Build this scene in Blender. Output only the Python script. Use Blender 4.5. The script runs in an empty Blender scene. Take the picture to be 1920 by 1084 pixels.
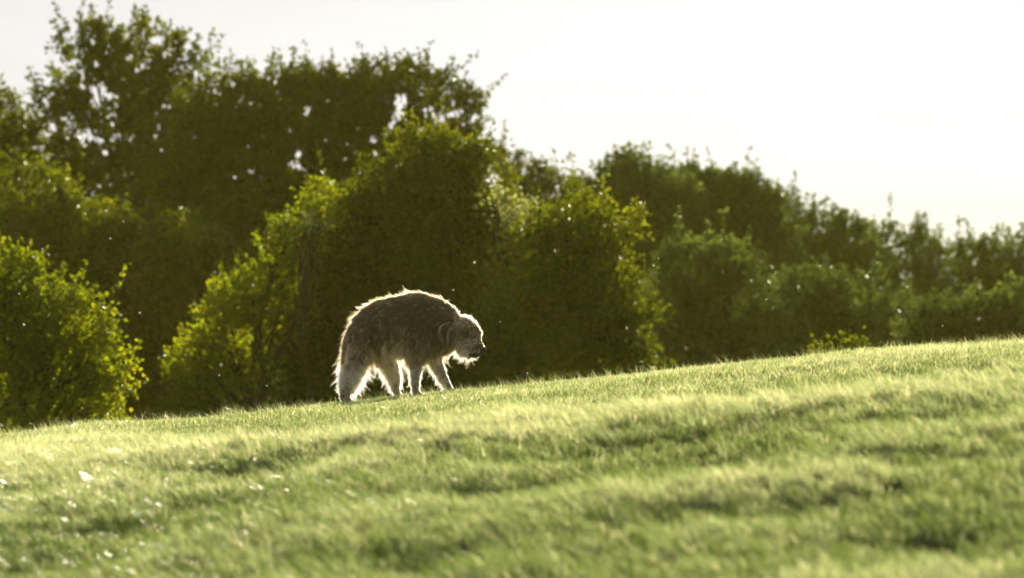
import bpy, math, random
import numpy as np
from mathutils import Vector

random.seed(7)
RNG = np.random.default_rng(11)
S = bpy.context.scene
COL = S.collection
R = math.radians

# ------------------------------------------------------------------ camera
CAM_Z = 1.0
FOV = 0.18                       # picture width per metre of distance (200 mm lens)
cd = bpy.data.cameras.new('camera')
cam = bpy.data.objects.new('camera', cd)
COL.objects.link(cam)
cam.location = (0, 0, CAM_Z)
cam.rotation_euler = (R(90), 0, 0)
cd.lens = 200
cd.sensor_width = 36
cd.clip_start = 0.5
cd.clip_end = 5000
cd.dof.use_dof = True
cd.dof.focus_distance = 40.0
cd.dof.aperture_fstop = 3.9
S.camera = cam

# ------------------------------------------------------------------ sky, sun, exposure
SUN_EL, SUN_AZ = 14.0, 4.0       # degrees above the horizon, degrees to the right of straight ahead
w = bpy.data.worlds.new('World')
S.world = w
w.use_nodes = True
nt = w.node_tree
nt.nodes.clear()
sky = nt.nodes.new('ShaderNodeTexSky')
sky.sky_type = 'NISHITA'
sky.sun_disc = False
sky.sun_elevation = R(SUN_EL)
sky.sun_rotation = R(SUN_AZ)
sky.air_density = 1.0
sky.dust_density = 2.0
sky.ozone_density = 1.0
# thin high cloud that whitens the blue of the sky
hsv = nt.nodes.new('ShaderNodeHueSaturation')
hsv.inputs['Saturation'].default_value = 0.28
tcn = nt.nodes.new('ShaderNodeTexCoord')
mpn = nt.nodes.new('ShaderNodeMapping')
mpn.inputs['Scale'].default_value = (5, 1.2, 34)
nz = nt.nodes.new('ShaderNodeTexNoise')
nz.inputs['Scale'].default_value = 1.3
nz.inputs['Detail'].default_value = 4
rmp = nt.nodes.new('ShaderNodeMapRange')
rmp.inputs['From Min'].default_value = 0.3
rmp.inputs['From Max'].default_value = 0.75
rmp.inputs['To Min'].default_value = 0.90
rmp.inputs['To Max'].default_value = 1.06
mul = nt.nodes.new('ShaderNodeMix')
mul.data_type = 'RGBA'
mul.blend_type = 'MULTIPLY'
mul.inputs['Factor'].default_value = 1
tint = nt.nodes.new('ShaderNodeMix')
tint.data_type = 'RGBA'
tint.blend_type = 'MULTIPLY'
tint.inputs['Factor'].default_value = 1
tint.inputs['B'].default_value = (0.94, 0.98, 1.075, 1)
veil = nt.nodes.new('ShaderNodeMix')          # the even veil of bright high cloud over the clear sky
veil.data_type = 'RGBA'
veil.inputs['Factor'].default_value = 0.915
veil.inputs['B'].default_value = (3.9, 3.9, 3.9, 1)
bg = nt.nodes.new('ShaderNodeBackground')
bg.inputs['Strength'].default_value = 0.05
wo = nt.nodes.new('ShaderNodeOutputWorld')
L = nt.links.new
L(sky.outputs[0], hsv.inputs['Color'])
L(tcn.outputs['Generated'], mpn.inputs[0])
L(mpn.outputs[0], nz.inputs['Vector'])
L(nz.outputs['Fac'], rmp.inputs['Value'])
L(hsv.outputs[0], veil.inputs['A'])
L(veil.outputs['Result'], mul.inputs['A'])
L(rmp.outputs[0], mul.inputs['B'])
L(mul.outputs['Result'], tint.inputs['A'])
L(tint.outputs['Result'], bg.inputs['Color'])
L(bg.outputs[0], wo.inputs['Surface'])

sl = bpy.data.lights.new('sun', 'SUN')
sl.energy = 5.0
sl.angle = R(0.5)
sl.color = (1.0, 0.90, 0.70)
sun = bpy.data.objects.new('sun', sl)
COL.objects.link(sun)
sdir = Vector((math.sin(R(SUN_AZ)) * math.cos(R(SUN_EL)), math.cos(R(SUN_AZ)) * math.cos(R(SUN_EL)), math.sin(R(SUN_EL))))
sun.rotation_euler = sdir.to_track_quat('Z', 'Y').to_euler()

S.view_settings.view_transform = 'Standard'
S.view_settings.look = 'None'
S.view_settings.gamma = 1
S.view_settings.use_curve_mapping = False
S.view_settings.exposure = 1.15
S.render.engine = 'CYCLES'
cy = S.cycles
cy.use_denoising = True
cy.max_bounces = 16
cy.transmission_bounces = 16
cy.diffuse_bounces = 5
cy.volume_bounces = 0
cy.sample_clamp_indirect = 6
cy.sample_clamp_direct = 0

# ------------------------------------------------------------------ helpers
def at(px, py, Y):
    """the point at distance Y seen at a pixel of the 1920 px wide photograph"""
    k = FOV * Y / 1920.0
    return np.array(((px - 960) * k, Y, CAM_Z - (py - 542) * k))

def tag(o, label=None, cat=None, group=None, kind=None):
    if label: o['label'] = label
    if cat: o['category'] = cat
    if group: o['group'] = group
    if kind: o['kind'] = kind
    return o

def mesh_np(name, co, faces=None, mat=None, parent=None, link=True, loops=None, sizes=None, smooth=False):
    """co (n,3); faces (m,k) of one size, or flat loops + sizes"""
    me = bpy.data.meshes.new(name)
    co = np.asarray(co, np.float32)
    if faces is not None:
        faces = np.asarray(faces, np.int32)
        sizes = np.full(len(faces), faces.shape[1], np.int32)
        loops = faces.ravel()
    me.vertices.add(len(co)); me.vertices.foreach_set('co', co.ravel())
    me.loops.add(len(loops)); me.loops.foreach_set('vertex_index', loops)
    me.polygons.add(len(sizes))
    st = np.concatenate(([0], np.cumsum(sizes)[:-1])).astype(np.int32)
    me.polygons.foreach_set('loop_start', st)
    if smooth:
        me.polygons.foreach_set('use_smooth', np.ones(len(sizes), bool))
    me.update(calc_edges=True)
    if mat: me.materials.append(mat)
    o = bpy.data.objects.new(name, me)
    if link: COL.objects.link(o)
    if parent: o.parent = parent
    return o

def vnoise(x, y, seed):
    """smooth value noise, -1..1"""
    r = np.random.default_rng(seed).random((256, 256)) * 2 - 1
    xi = np.floor(x).astype(int); yi = np.floor(y).astype(int)
    fx = x - xi; fy = y - yi
    fx = fx * fx * (3 - 2 * fx); fy = fy * fy * (3 - 2 * fy)
    a = r[xi % 256, yi % 256]; b = r[(xi + 1) % 256, yi % 256]
    c = r[xi % 256, (yi + 1) % 256]; d = r[(xi + 1) % 256, (yi + 1) % 256]
    return (a * (1 - fx) + b * fx) * (1 - fy) + (c * (1 - fx) + d * fx) * fy

def unit(v):
    return v / np.maximum(np.linalg.norm(v, axis=-1, keepdims=True), 1e-9)

def tube(path, rad, sides=6):
    """one closed tapered tube along a path of points -> verts, quads"""
    path = np.asarray(path, float); n = len(path)
    vs, fs = [], []
    for i in range(n):
        t = unit(path[min(i + 1, n - 1)] - path[max(i - 1, 0)])
        u = unit(np.cross(t, (0.31, 0.9, 0.2))); v = np.cross(t, u)
        for k in range(sides):
            a = 2 * math.pi * k / sides
            vs.append(path[i] + rad[i] * (math.cos(a) * u + math.sin(a) * v))
    for i in range(n - 1):
        for k in range(sides):
            k2 = (k + 1) % sides
            fs.append((i * sides + k, i * sides + k2, (i + 1) * sides + k2, (i + 1) * sides + k))
    return np.array(vs), np.array(fs)

# ------------------------------------------------------------------ materials
def new_mat(name):
    m = bpy.data.materials.new(name); m.use_nodes = True
    t = m.node_tree; t.nodes.clear()
    return m, t, t.nodes.new('ShaderNodeOutputMaterial')

def ramp(t, stops):
    r = t.nodes.new('ShaderNodeValToRGB')
    e = r.color_ramp.elements
    e[0].position, e[0].color = stops[0][0], (*stops[0][1], 1)
    e[1].position, e[1].color = stops[-1][0], (*stops[-1][1], 1)
    for p, c in stops[1:-1]:
        x = e.new(p); x.color = (*c, 1)
    return r

def leaf_mat(name, stops, trans=0.5, rough=0.5, tmul=(1.65, 1.65, 0.4), spec=0.22):
    """leaf blade: a colour for each leaf, light passing through, a waxy gloss"""
    m, t, out = new_mat(name)
    at_ = t.nodes.new('ShaderNodeAttribute'); at_.attribute_name = 'tone'
    r = ramp(t, stops)
    t.links.new(at_.outputs['Fac'], r.inputs[0])
    p = t.nodes.new('ShaderNodeBsdfPrincipled')
    p.inputs['Roughness'].default_value = rough
    p.inputs['Specular IOR Level'].default_value = spec
    t.links.new(r.outputs[0], p.inputs['Base Color'])
    tr = t.nodes.new('ShaderNodeBsdfTranslucent')
    mu = t.nodes.new('ShaderNodeMix'); mu.data_type = 'RGBA'; mu.blend_type = 'MULTIPLY'
    mu.inputs['Factor'].default_value = 1; mu.inputs['B'].default_value = (*tmul, 1)
    t.links.new(r.outputs[0], mu.inputs['A'])
    t.links.new(mu.outputs['Result'], tr.inputs['Color'])
    mx = t.nodes.new('ShaderNodeMixShader'); mx.inputs[0].default_value = trans
    t.links.new(p.outputs[0], mx.inputs[1]); t.links.new(tr.outputs[0], mx.inputs[2])
    t.links.new(mx.outputs[0], out.inputs['Surface'])
    return m

def simple_mat(name, c1, c2, scale=8, rough=0.8, bump=0.3):
    m, t, out = new_mat(name)
    p = t.nodes.new('ShaderNodeBsdfPrincipled'); p.inputs['Roughness'].default_value = rough
    p.inputs['Specular IOR Level'].default_value = 0.0 if rough > 0.7 else 0.5
    n = t.nodes.new('ShaderNodeTexNoise'); n.inputs['Scale'].default_value = scale; n.inputs['Detail'].default_value = 6
    tc = t.nodes.new('ShaderNodeTexCoord'); t.links.new(tc.outputs['Object'], n.inputs['Vector'])
    r = ramp(t, [(0.3, c1), (0.7, c2)])
    t.links.new(n.outputs['Fac'], r.inputs[0]); t.links.new(r.outputs[0], p.inputs['Base Color'])
    b = t.nodes.new('ShaderNodeBump'); b.inputs['Strength'].default_value = bump
    t.links.new(n.outputs['Fac'], b.inputs['Height']); t.links.new(b.outputs[0], p.inputs['Normal'])
    t.links.new(p.outputs[0], out.inputs['Surface'])
    return m

M_soil = simple_mat('turf_soil', (0.04, 0.05, 0.014), (0.09, 0.105, 0.03), 6, 0.95, 0.4)
M_bark = simple_mat('bark', (0.03, 0.022, 0.014), (0.08, 0.06, 0.04), 14, 0.9, 0.6)
M_leaf_dark = leaf_mat('leaf_dark_olive', [(0, (0.042, 0.048, 0.004)), (0.6, (0.078, 0.092, 0.007)), (1, (0.12, 0.13, 0.013))], 0.5)
M_leaf_mid = leaf_mat('leaf_mid_green', [(0, (0.045, 0.055, 0.004)), (0.6, (0.105, 0.125, 0.010)), (1, (0.20, 0.20, 0.024))], 0.5)
M_leaf_light = leaf_mat('leaf_yellow_green', [(0, (0.065, 0.080, 0.004)), (0.6, (0.125, 0.150, 0.008)), (0.93, (0.18, 0.175, 0.014)), (1, (0.2, 0.10, 0.02))], 0.55)
M_leaf_bright = leaf_mat('leaf_bright_yellow_green', [(0, (0.06, 0.08, 0.006)), (0.6, (0.16, 0.185, 0.014)), (0.93, (0.20, 0.215, 0.025)), (1, (0.24, 0.21, 0.03))], 0.62)
M_leaf_glare = leaf_mat('leaf_painted_glare', [(0, (0.14, 0.16, 0.05)), (0.6, (0.24, 0.26, 0.10)), (1, (0.36, 0.37, 0.18))], 0.6, tmul=(1.3, 1.3, 0.8))  # glare of backlit leaves painted as a paler leaf colour
M_leaf_grey = leaf_mat('leaf_grey_green', [(0, (0.035, 0.048, 0.015)), (0.6, (0.075, 0.10, 0.030)), (1, (0.13, 0.15, 0.045))], 0.5, tmul=(1.5, 1.6, 0.7))

# ------------------------------------------------------------------ the hillside
TILT = 0.0927
def profile(Y):
    Y = np.asarray(Y, float)
    near = -0.02 + 0.0526 * (Y - 20) - 0.00173 * (Y - 20) ** 2
    z46 = -0.02 + 0.0526 * 26 - 0.00173 * 26 ** 2
    s46 = 0.0526 - 2 * 0.00173 * 26
    # beyond 46 m the hill keeps falling, then levels out
    d = np.maximum(Y - 46, 0)
    far = z46 + s46 * 26 * (1 - np.exp(-d / 26)) - 0.55 * (1 - np.exp(-(d / 30) ** 2))
    d2 = np.maximum(14 - Y, 0)
    n14 = -0.02 - 0.0526 * 6 - 0.00173 * 36
    close = n14 - (0.0526 + 2 * 0.00173 * 6) * 8 * (1 - np.exp(-d2 / 8))
    return np.where(Y > 46, far, np.where(Y < 14, close, near))

# low swells of the turf: centre x, centre Y, half width x, half width Y, height
def surf_y(px, py):
    """distance of the turf seen at a pixel of the photograph"""
    Y = np.linspace(14, 41.5, 600)
    d = profile(Y) - 0.058 + TILT * (px - 960) * FOV * Y / 1920 - (CAM_Z - (py - 542) * FOV * Y / 1920)
    k_ = np.nonzero((d[:-1] < 0) & (d[1:] >= 0))[0]
    return float(Y[k_[0]]) if len(k_) else 40.0
SWELLS = []  # also mask the light and shade bands painted into the grass hue
for px, py, rx, ry, h in [(300, 890, 420, 28, 1), (800, 843, 350, 20, 1), (1500, 785, 380, 20, 1), (1700, 682, 250, 18, .8), (100, 850, 200, 35, 1), (1150, 785, 250, 18, .7),
                          (700, 1005, 280, 30, .9), (1200, 970, 280, 28, .9), (1600, 935, 230, 28, .9), (1350, 1050, 200, 25, .6), (200, 950, 120, 20, .4), (1750, 860, 150, 16, .6),
                          (1500, 718, 270, 16, -1), (1350, 750, 230, 13, -.8), (1770, 705, 130, 14, -.9), (1820, 800, 110, 12, -.8), (480, 900, 150, 16, -1), (700, 792, 140, 8, -.7),
                          (1300, 878, 230, 18, -1), (950, 930, 190, 22, -1.1), (250, 1010, 190, 28, -1.1), (60, 1065, 150, 30, -1.1), (1500, 852, 140, 12, -.7), (1800, 1040, 150, 35, -1.1),
                          (800, 1065, 200, 25, -1), (450, 955, 100, 18, -.7), (1050, 872, 130, 11, -.8), (100, 800, 130, 8, -.5), (1100, 1000, 90, 14, -.6), (1480, 990, 110, 18, -.6)]:
    Yc = surf_y(px, py); Y2 = surf_y(px, py - ry)
    SWELLS.append(((px - 960) * FOV * Yc / 1920, Yc, rx * FOV * Yc / 1920, max(abs(Y2 - Yc), 0.25), 0.04 * h))
def ground_z(x, Y):
    x = np.asarray(x, float); Y = np.asarray(Y, float)
    fade = 1 / (1 + np.maximum(Y - 60, 0) / 120)
    z = profile(Y) - 0.058 + TILT * np.clip(x, -30, 30) * fade
    z = z + 0.012 * np.sin(x * 0.9 + 0.6) * np.exp(-((Y - 40) / 6) ** 2)
    nearm = np.clip((50 - Y) / 8, 0, 1) * np.clip((39.5 - Y) / 4, 0.12, 1)
    for cx, cy_, wx, wy, h in SWELLS:
        z = z + nearm * 1.5 * h * np.exp(-((x - cx) / wx) ** 2 - ((Y - cy_ - 0.0 * x) / wy) ** 2)
    z = z + nearm * (0.012 * vnoise(x * 0.6 + 9, Y * 0.8, 1) + 0.012 * vnoise(x * 1.6, Y * 2.6, 2) + 0.006 * vnoise(x * 5, Y * 6, 3))
    z = z + 0.006 * vnoise(x * 2.4, Y * 2, 8)
    z = z + np.clip((Y - 55) / 30, 0, 1) * 0.25 * vnoise(x * 0.08, Y * 0.08, 5)
    return z

xs = np.concatenate([np.linspace(-380, -40, 18), np.linspace(-36, -8, 30), np.arange(-7, 7, 0.08), np.linspace(7.2, 36, 30), np.linspace(40, 380, 18)])
ys = np.concatenate([np.linspace(-60, 8, 18), np.arange(9, 15, 0.3), np.arange(15, 47, 0.08), np.linspace(47.5, 130, 110), np.linspace(136, 620, 30)])
GX, GY = np.meshgrid(xs, ys)
co = np.stack([GX, GY, ground_z(GX, GY)], -1).reshape(-1, 3)
nx, ny = len(xs), len(ys)
i0 = (np.arange(ny - 1)[:, None] * nx + np.arange(nx - 1)[None, :]).ravel()
ground = mesh_np('ground', co, np.stack([i0, i0 + 1, i0 + nx + 1, i0 + nx], 1), M_soil, smooth=True)
tag(ground, 'sloping grassy hillside falling away behind the dog', kind='structure')

# ------------------------------------------------------------------ grass
def grass_mat():
    m, t, out = new_mat('grass_blade')
    a = t.nodes.new('ShaderNodeAttribute'); a.attribute_type = 'INSTANCER'; a.attribute_name = 'hue'
    b = t.nodes.new('ShaderNodeAttribute'); b.attribute_name = 'tone'
    ad = t.nodes.new('ShaderNodeMath'); ad.operation = 'MULTIPLY_ADD'; ad.inputs[1].default_value = 0.6
    t.links.new(b.outputs['Fac'], ad.inputs[0]); t.links.new(a.outputs['Fac'], ad.inputs[2])
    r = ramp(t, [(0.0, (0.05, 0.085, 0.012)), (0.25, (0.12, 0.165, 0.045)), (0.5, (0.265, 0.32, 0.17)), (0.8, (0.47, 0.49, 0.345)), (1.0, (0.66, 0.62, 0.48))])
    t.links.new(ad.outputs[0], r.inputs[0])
    p = t.nodes.new('ShaderNodeBsdfPrincipled'); p.inputs['Roughness'].default_value = 0.32
    p.inputs['Specular IOR Level'].default_value = 0.5
    t.links.new(r.outputs[0], p.inputs['Base Color'])
    tr = t.nodes.new('ShaderNodeBsdfTranslucent')
    mu = t.nodes.new('ShaderNodeMix'); mu.data_type = 'RGBA'; mu.blend_type = 'MULTIPLY'
    mu.inputs['Factor'].default_value = 1; mu.inputs['B'].default_value = (1.4, 1.4, 0.9, 1)
    t.links.new(r.outputs[0], mu.inputs['A']); t.links.new(mu.outputs['Result'], tr.inputs['Color'])
    mx = t.nodes.new('ShaderNodeMixShader'); mx.inputs[0].default_value = 0.55
    t.links.new(p.outputs[0], mx.inputs[1]); t.links.new(tr.outputs[0], mx.inputs[2])
    t.links.new(mx.outputs[0], out.inputs['Surface'])
    return m
M_grass = grass_mat()

def tuft(nb, rad, h, wid, lean, seed, spread=0.35, seedheads=0):
    g = np.random.default_rng(seed)
    a = g.random(nb) * 2 * np.pi; r = rad * np.sqrt(g.random(nb))
    bx, by = r * np.cos(a), r * np.sin(a)
    hh = h * (0.45 + 0.75 * g.random(nb) ** 1.4)
    d = g.random(nb) * 2 * np.pi
    amt = spread * (0.3 + g.random(nb))
    dx = amt * np.cos(d) + lean[0]; dy = amt * np.sin(d) + lean[1]
    tw = g.random(nb) * np.pi
    wx, wy = np.cos(tw), np.sin(tw)
    ww = wid * (0.7 + 0.6 * g.random(nb))
    vs = []; tt = (0, 0.38, 0.75, 1.0); wf = (0.8, 1.0, 0.62, 0.0)
    for t_, f in zip(tt, wf):
        cxx = bx + dx * hh * t_ ** 1.7; cyy = by + dy * hh * t_ ** 1.7; cz = hh * t_ * (1 - 0.18 * t_) - 0.008 * (t_ == 0)
        if f > 0:
            vs.append(np.stack([cxx - wx * ww * f / 2, cyy - wy * ww * f / 2, cz], 1))
            vs.append(np.stack([cxx + wx * ww * f / 2, cyy + wy * ww * f / 2, cz], 1))
        else:
            vs.append(np.stack([cxx, cyy, cz], 1))
    V = np.stack(vs, 1)                       # nb,7,3
    co = V.reshape(-1, 3)
    b = np.arange(nb)[:, None] * 7
    quads = np.concatenate([b + np.array([0, 1, 3, 2]), b + np.array([2, 3, 5, 4])], 1).reshape(-1)
    tris = (b + np.array([4, 5, 6])).reshape(-1)
    sizes = np.concatenate([np.full(nb * 2, 4), np.full(nb, 3)]).astype(np.int32)
    loops = np.concatenate([quads, tris]).astype(np.int32)
    o = mesh_np('grass_tuft', co, None, M_grass, link=False, loops=loops, sizes=sizes)
    tone = np.repeat(g.random(nb) ** 2.2 * 1.6, 7).astype(np.float32)
    at_ = o.data.attributes.new('tone', 'FLOAT', 'POINT'); at_.data.foreach_set('value', tone)
    return o

tc = bpy.data.collections.new('grass_tufts')
T = []
for i in range(5): T.append(tuft(46, 0.075, 0.045, 0.0030, (-0.05, 0.05), 100 + i, 0.45))          # 0-4 short turf
for i in range(4): T.append(tuft(48, 0.06, 0.080, 0.0032, (-0.42, -0.05), 200 + i, 0.45))              # 5-8 longer, combed left
for i in range(9): T.append(tuft(7, 0.09, 0.12, 0.0021, (-0.42, 0.0), 300 + i, 0.5))              # 9-17 sparse tall blades
for i in range(4): T.append(tuft(44, 0.07, 0.032, 0.0028, (0, 0.0), 400 + i, 1.7))                 # 18-21 low broad leaves (clover, plantain)
for k, o in enumerate(T):
    o.name = 'grass_tuft_%02d' % k
    tc.objects.link(o)

def pts(n_per_m2, Y0, Y1, margin):
    n = int(n_per_m2 * (Y1 - Y0) * (FOV / 2 * Y1 + margin) * 2)
    Y = Y0 + (Y1 - Y0) * RNG.random(n)
    x = (RNG.random(n) * 2 - 1) * (FOV / 2 * Y1 + margin)
    k = np.abs(x) < FOV / 2 * Y + margin
    return x[k], Y[k]
PX, PY, PI_, PS, PH = [], [], [], [], []
def patch(x, Y):
    return 0.5 + 0.5 * np.clip(0.9 * vnoise(x * 1.1 + 31, Y * 0.8 + 7, 21) + 0.6 * vnoise(x * 2.2, Y * 3, 22), -1, 1)
def add(x, Y, idx, scl, hue):
    PX.append(x); PY.append(Y); PI_.append(idx); PS.append(scl); PH.append(hue)
for Y0, Y1, dens in ((13.5, 27, 190), (27, 36, 200), (36, 45, 190)):
    x, Y = pts(dens, Y0, Y1, 1.3)
    pt = patch(x, Y)
    longp = np.clip((31 - Y) / 7, 0.0, 0.85) * (0.5 + pt)
    isl = RNG.random(len(x)) < longp
    isb = (RNG.random(len(x)) < 0.05) & (Y < 39)
    idx = np.where(isl, RNG.integers(5, 9, len(x)), RNG.integers(0, 5, len(x)))
    idx = np.where(isb, RNG.integers(18, 22, len(x)), idx)
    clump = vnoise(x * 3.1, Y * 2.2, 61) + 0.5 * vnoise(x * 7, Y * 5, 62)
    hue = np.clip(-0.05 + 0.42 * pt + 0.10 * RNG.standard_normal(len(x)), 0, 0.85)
    # swells' light and shade painted as hue; greener near left, paler right and brow
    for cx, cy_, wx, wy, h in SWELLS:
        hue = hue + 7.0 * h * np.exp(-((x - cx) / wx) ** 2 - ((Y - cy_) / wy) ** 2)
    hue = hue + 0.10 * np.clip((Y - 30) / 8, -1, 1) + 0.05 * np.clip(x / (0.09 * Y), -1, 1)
    lush = 1 + 0.05 * np.clip((29 - Y) / 9, 0, 1) * isl
    add(x, Y, idx, lush * (0.8 + 0.4 * RNG.random(len(x))) * (0.9 + 0.25 * pt) * (1 - 0.35 * np.clip((Y - 37) / 3, 0, 1)) * (1 + 0.36 * clump * np.clip((38 - Y) / 6, 0.3, 1)), np.clip(hue + 0.08 * clump, 0, 0.85))
x, Y = pts(42, 15, 42, 1.3)
k = RNG.random(len(x)) < np.clip((44 - Y) / 18, 0.25, 1)
x, Y = x[k], Y[k]
add(x, Y, RNG.integers(9, 18, len(x)), 0.5 + 0.55 * RNG.random(len(x)), np.clip(0.4 + 0.2 * RNG.standard_normal(len(x)), 0, 0.9))
# ragged taller blades on the brow of the hill
x, Y = pts(60, 38.5, 41.5, 1.0)
k = vnoise(x * 1.7, Y * 0.3, 44) > -0.15
x, Y = x[k], Y[k]
add(x, Y, RNG.integers(9, 18, len(x)), 0.4 + 0.6 * RNG.random(len(x)) ** 1.5, np.clip(0.4 + 0.15 * RNG.standard_normal(len(x)), 0, 0.9))
# tufts the dog's paws are sunk in
for fx, fy in ((-1.17, 39.92), (-0.80, 40.08), (-0.69, 39.92), (-0.44, 40.08)):
    m = 60
    add(fx + 0.13 * RNG.standard_normal(m), fy - 0.03 + 0.07 * RNG.standard_normal(m), RNG.integers(0, 5, m), 0.8 + 0.5 * RNG.random(m), np.clip(0.35 + 0.1 * RNG.standard_normal(m), 0, 0.9))
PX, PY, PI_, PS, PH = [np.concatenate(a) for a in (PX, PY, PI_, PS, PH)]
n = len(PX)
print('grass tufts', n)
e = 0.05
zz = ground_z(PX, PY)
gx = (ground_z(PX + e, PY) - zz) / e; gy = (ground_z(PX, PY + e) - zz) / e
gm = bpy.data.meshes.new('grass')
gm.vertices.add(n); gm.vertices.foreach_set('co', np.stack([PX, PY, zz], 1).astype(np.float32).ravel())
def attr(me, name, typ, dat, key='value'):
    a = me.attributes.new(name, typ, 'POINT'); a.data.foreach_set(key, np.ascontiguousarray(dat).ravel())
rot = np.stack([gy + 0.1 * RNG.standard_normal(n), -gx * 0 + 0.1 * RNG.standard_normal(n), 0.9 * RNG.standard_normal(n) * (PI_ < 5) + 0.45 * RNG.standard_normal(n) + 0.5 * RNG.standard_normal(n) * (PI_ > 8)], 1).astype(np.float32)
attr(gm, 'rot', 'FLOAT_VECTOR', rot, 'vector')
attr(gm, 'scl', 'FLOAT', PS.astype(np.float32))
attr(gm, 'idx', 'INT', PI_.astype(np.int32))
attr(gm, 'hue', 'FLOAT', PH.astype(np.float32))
grass = bpy.data.objects.new('grass', gm); COL.objects.link(grass)
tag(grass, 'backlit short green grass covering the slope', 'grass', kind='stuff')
ng = bpy.data.node_groups.new('grass_scatter', 'GeometryNodeTree')
ng.interface.new_socket('Geometry', in_out='INPUT', socket_type='NodeSocketGeometry')
ng.interface.new_socket('Geometry', in_out='OUTPUT', socket_type='NodeSocketGeometry')
gi = ng.nodes.new('NodeGroupInput'); go = ng.nodes.new('NodeGroupOutput')
ci = ng.nodes.new('GeometryNodeCollectionInfo'); ci.inputs['Collection'].default_value = tc
ci.inputs['Separate Children'].default_value = True; ci.inputs['Reset Children'].default_value = True
ip = ng.nodes.new('GeometryNodeInstanceOnPoints'); ip.inputs['Pick Instance'].default_value = True
def named(nm, ty):
    q = ng.nodes.new('GeometryNodeInputNamedAttribute'); q.data_type = ty; q.inputs['Name'].default_value = nm
    return [s for s in q.outputs if s.enabled][0]
ng.links.new(gi.outputs[0], ip.inputs['Points'])
ng.links.new(ci.outputs[0], ip.inputs['Instance'])
ng.links.new(named('idx', 'INT'), ip.inputs['Instance Index'])
ng.links.new(named('scl', 'FLOAT'), ip.inputs['Scale'])
e2r = ng.nodes.new('FunctionNodeEulerToRotation')
ng.links.new(named('rot', 'FLOAT_VECTOR'), e2r.inputs[0])
ng.links.new(e2r.outputs[0], ip.inputs['Rotation'])
ng.links.new(ip.outputs[0], go.inputs[0])
md = grass.modifiers.new('scatter', 'NODES'); md.node_group = ng

# ------------------------------------------------------------------ trees
def leaf_quads(P, U, N, size, g):
    """folded kite-shaped leaves at P pointing along U with face normal N"""
    n = len(P); Wd = np.cross(U, N)
    s = size[:, None]
    a = P; b = P + U * s * 0.45 + Wd * s * 0.36 + N * s * 0.10; c = P + U * s; d = P + U * s * 0.45 - Wd * s * 0.36 + N * s * 0.10
    co = np.stack([a, b, c, d], 1).reshape(-1, 3)
    i = np.arange(n)[:, None] * 4
    f = np.concatenate([i + np.array([0, 1, 2]), i + np.array([0, 2, 3])], 1).reshape(-1, 3)
    return co, f

def rand_unit(g, n):
    return unit(g.standard_normal((n, 3)))

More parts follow.
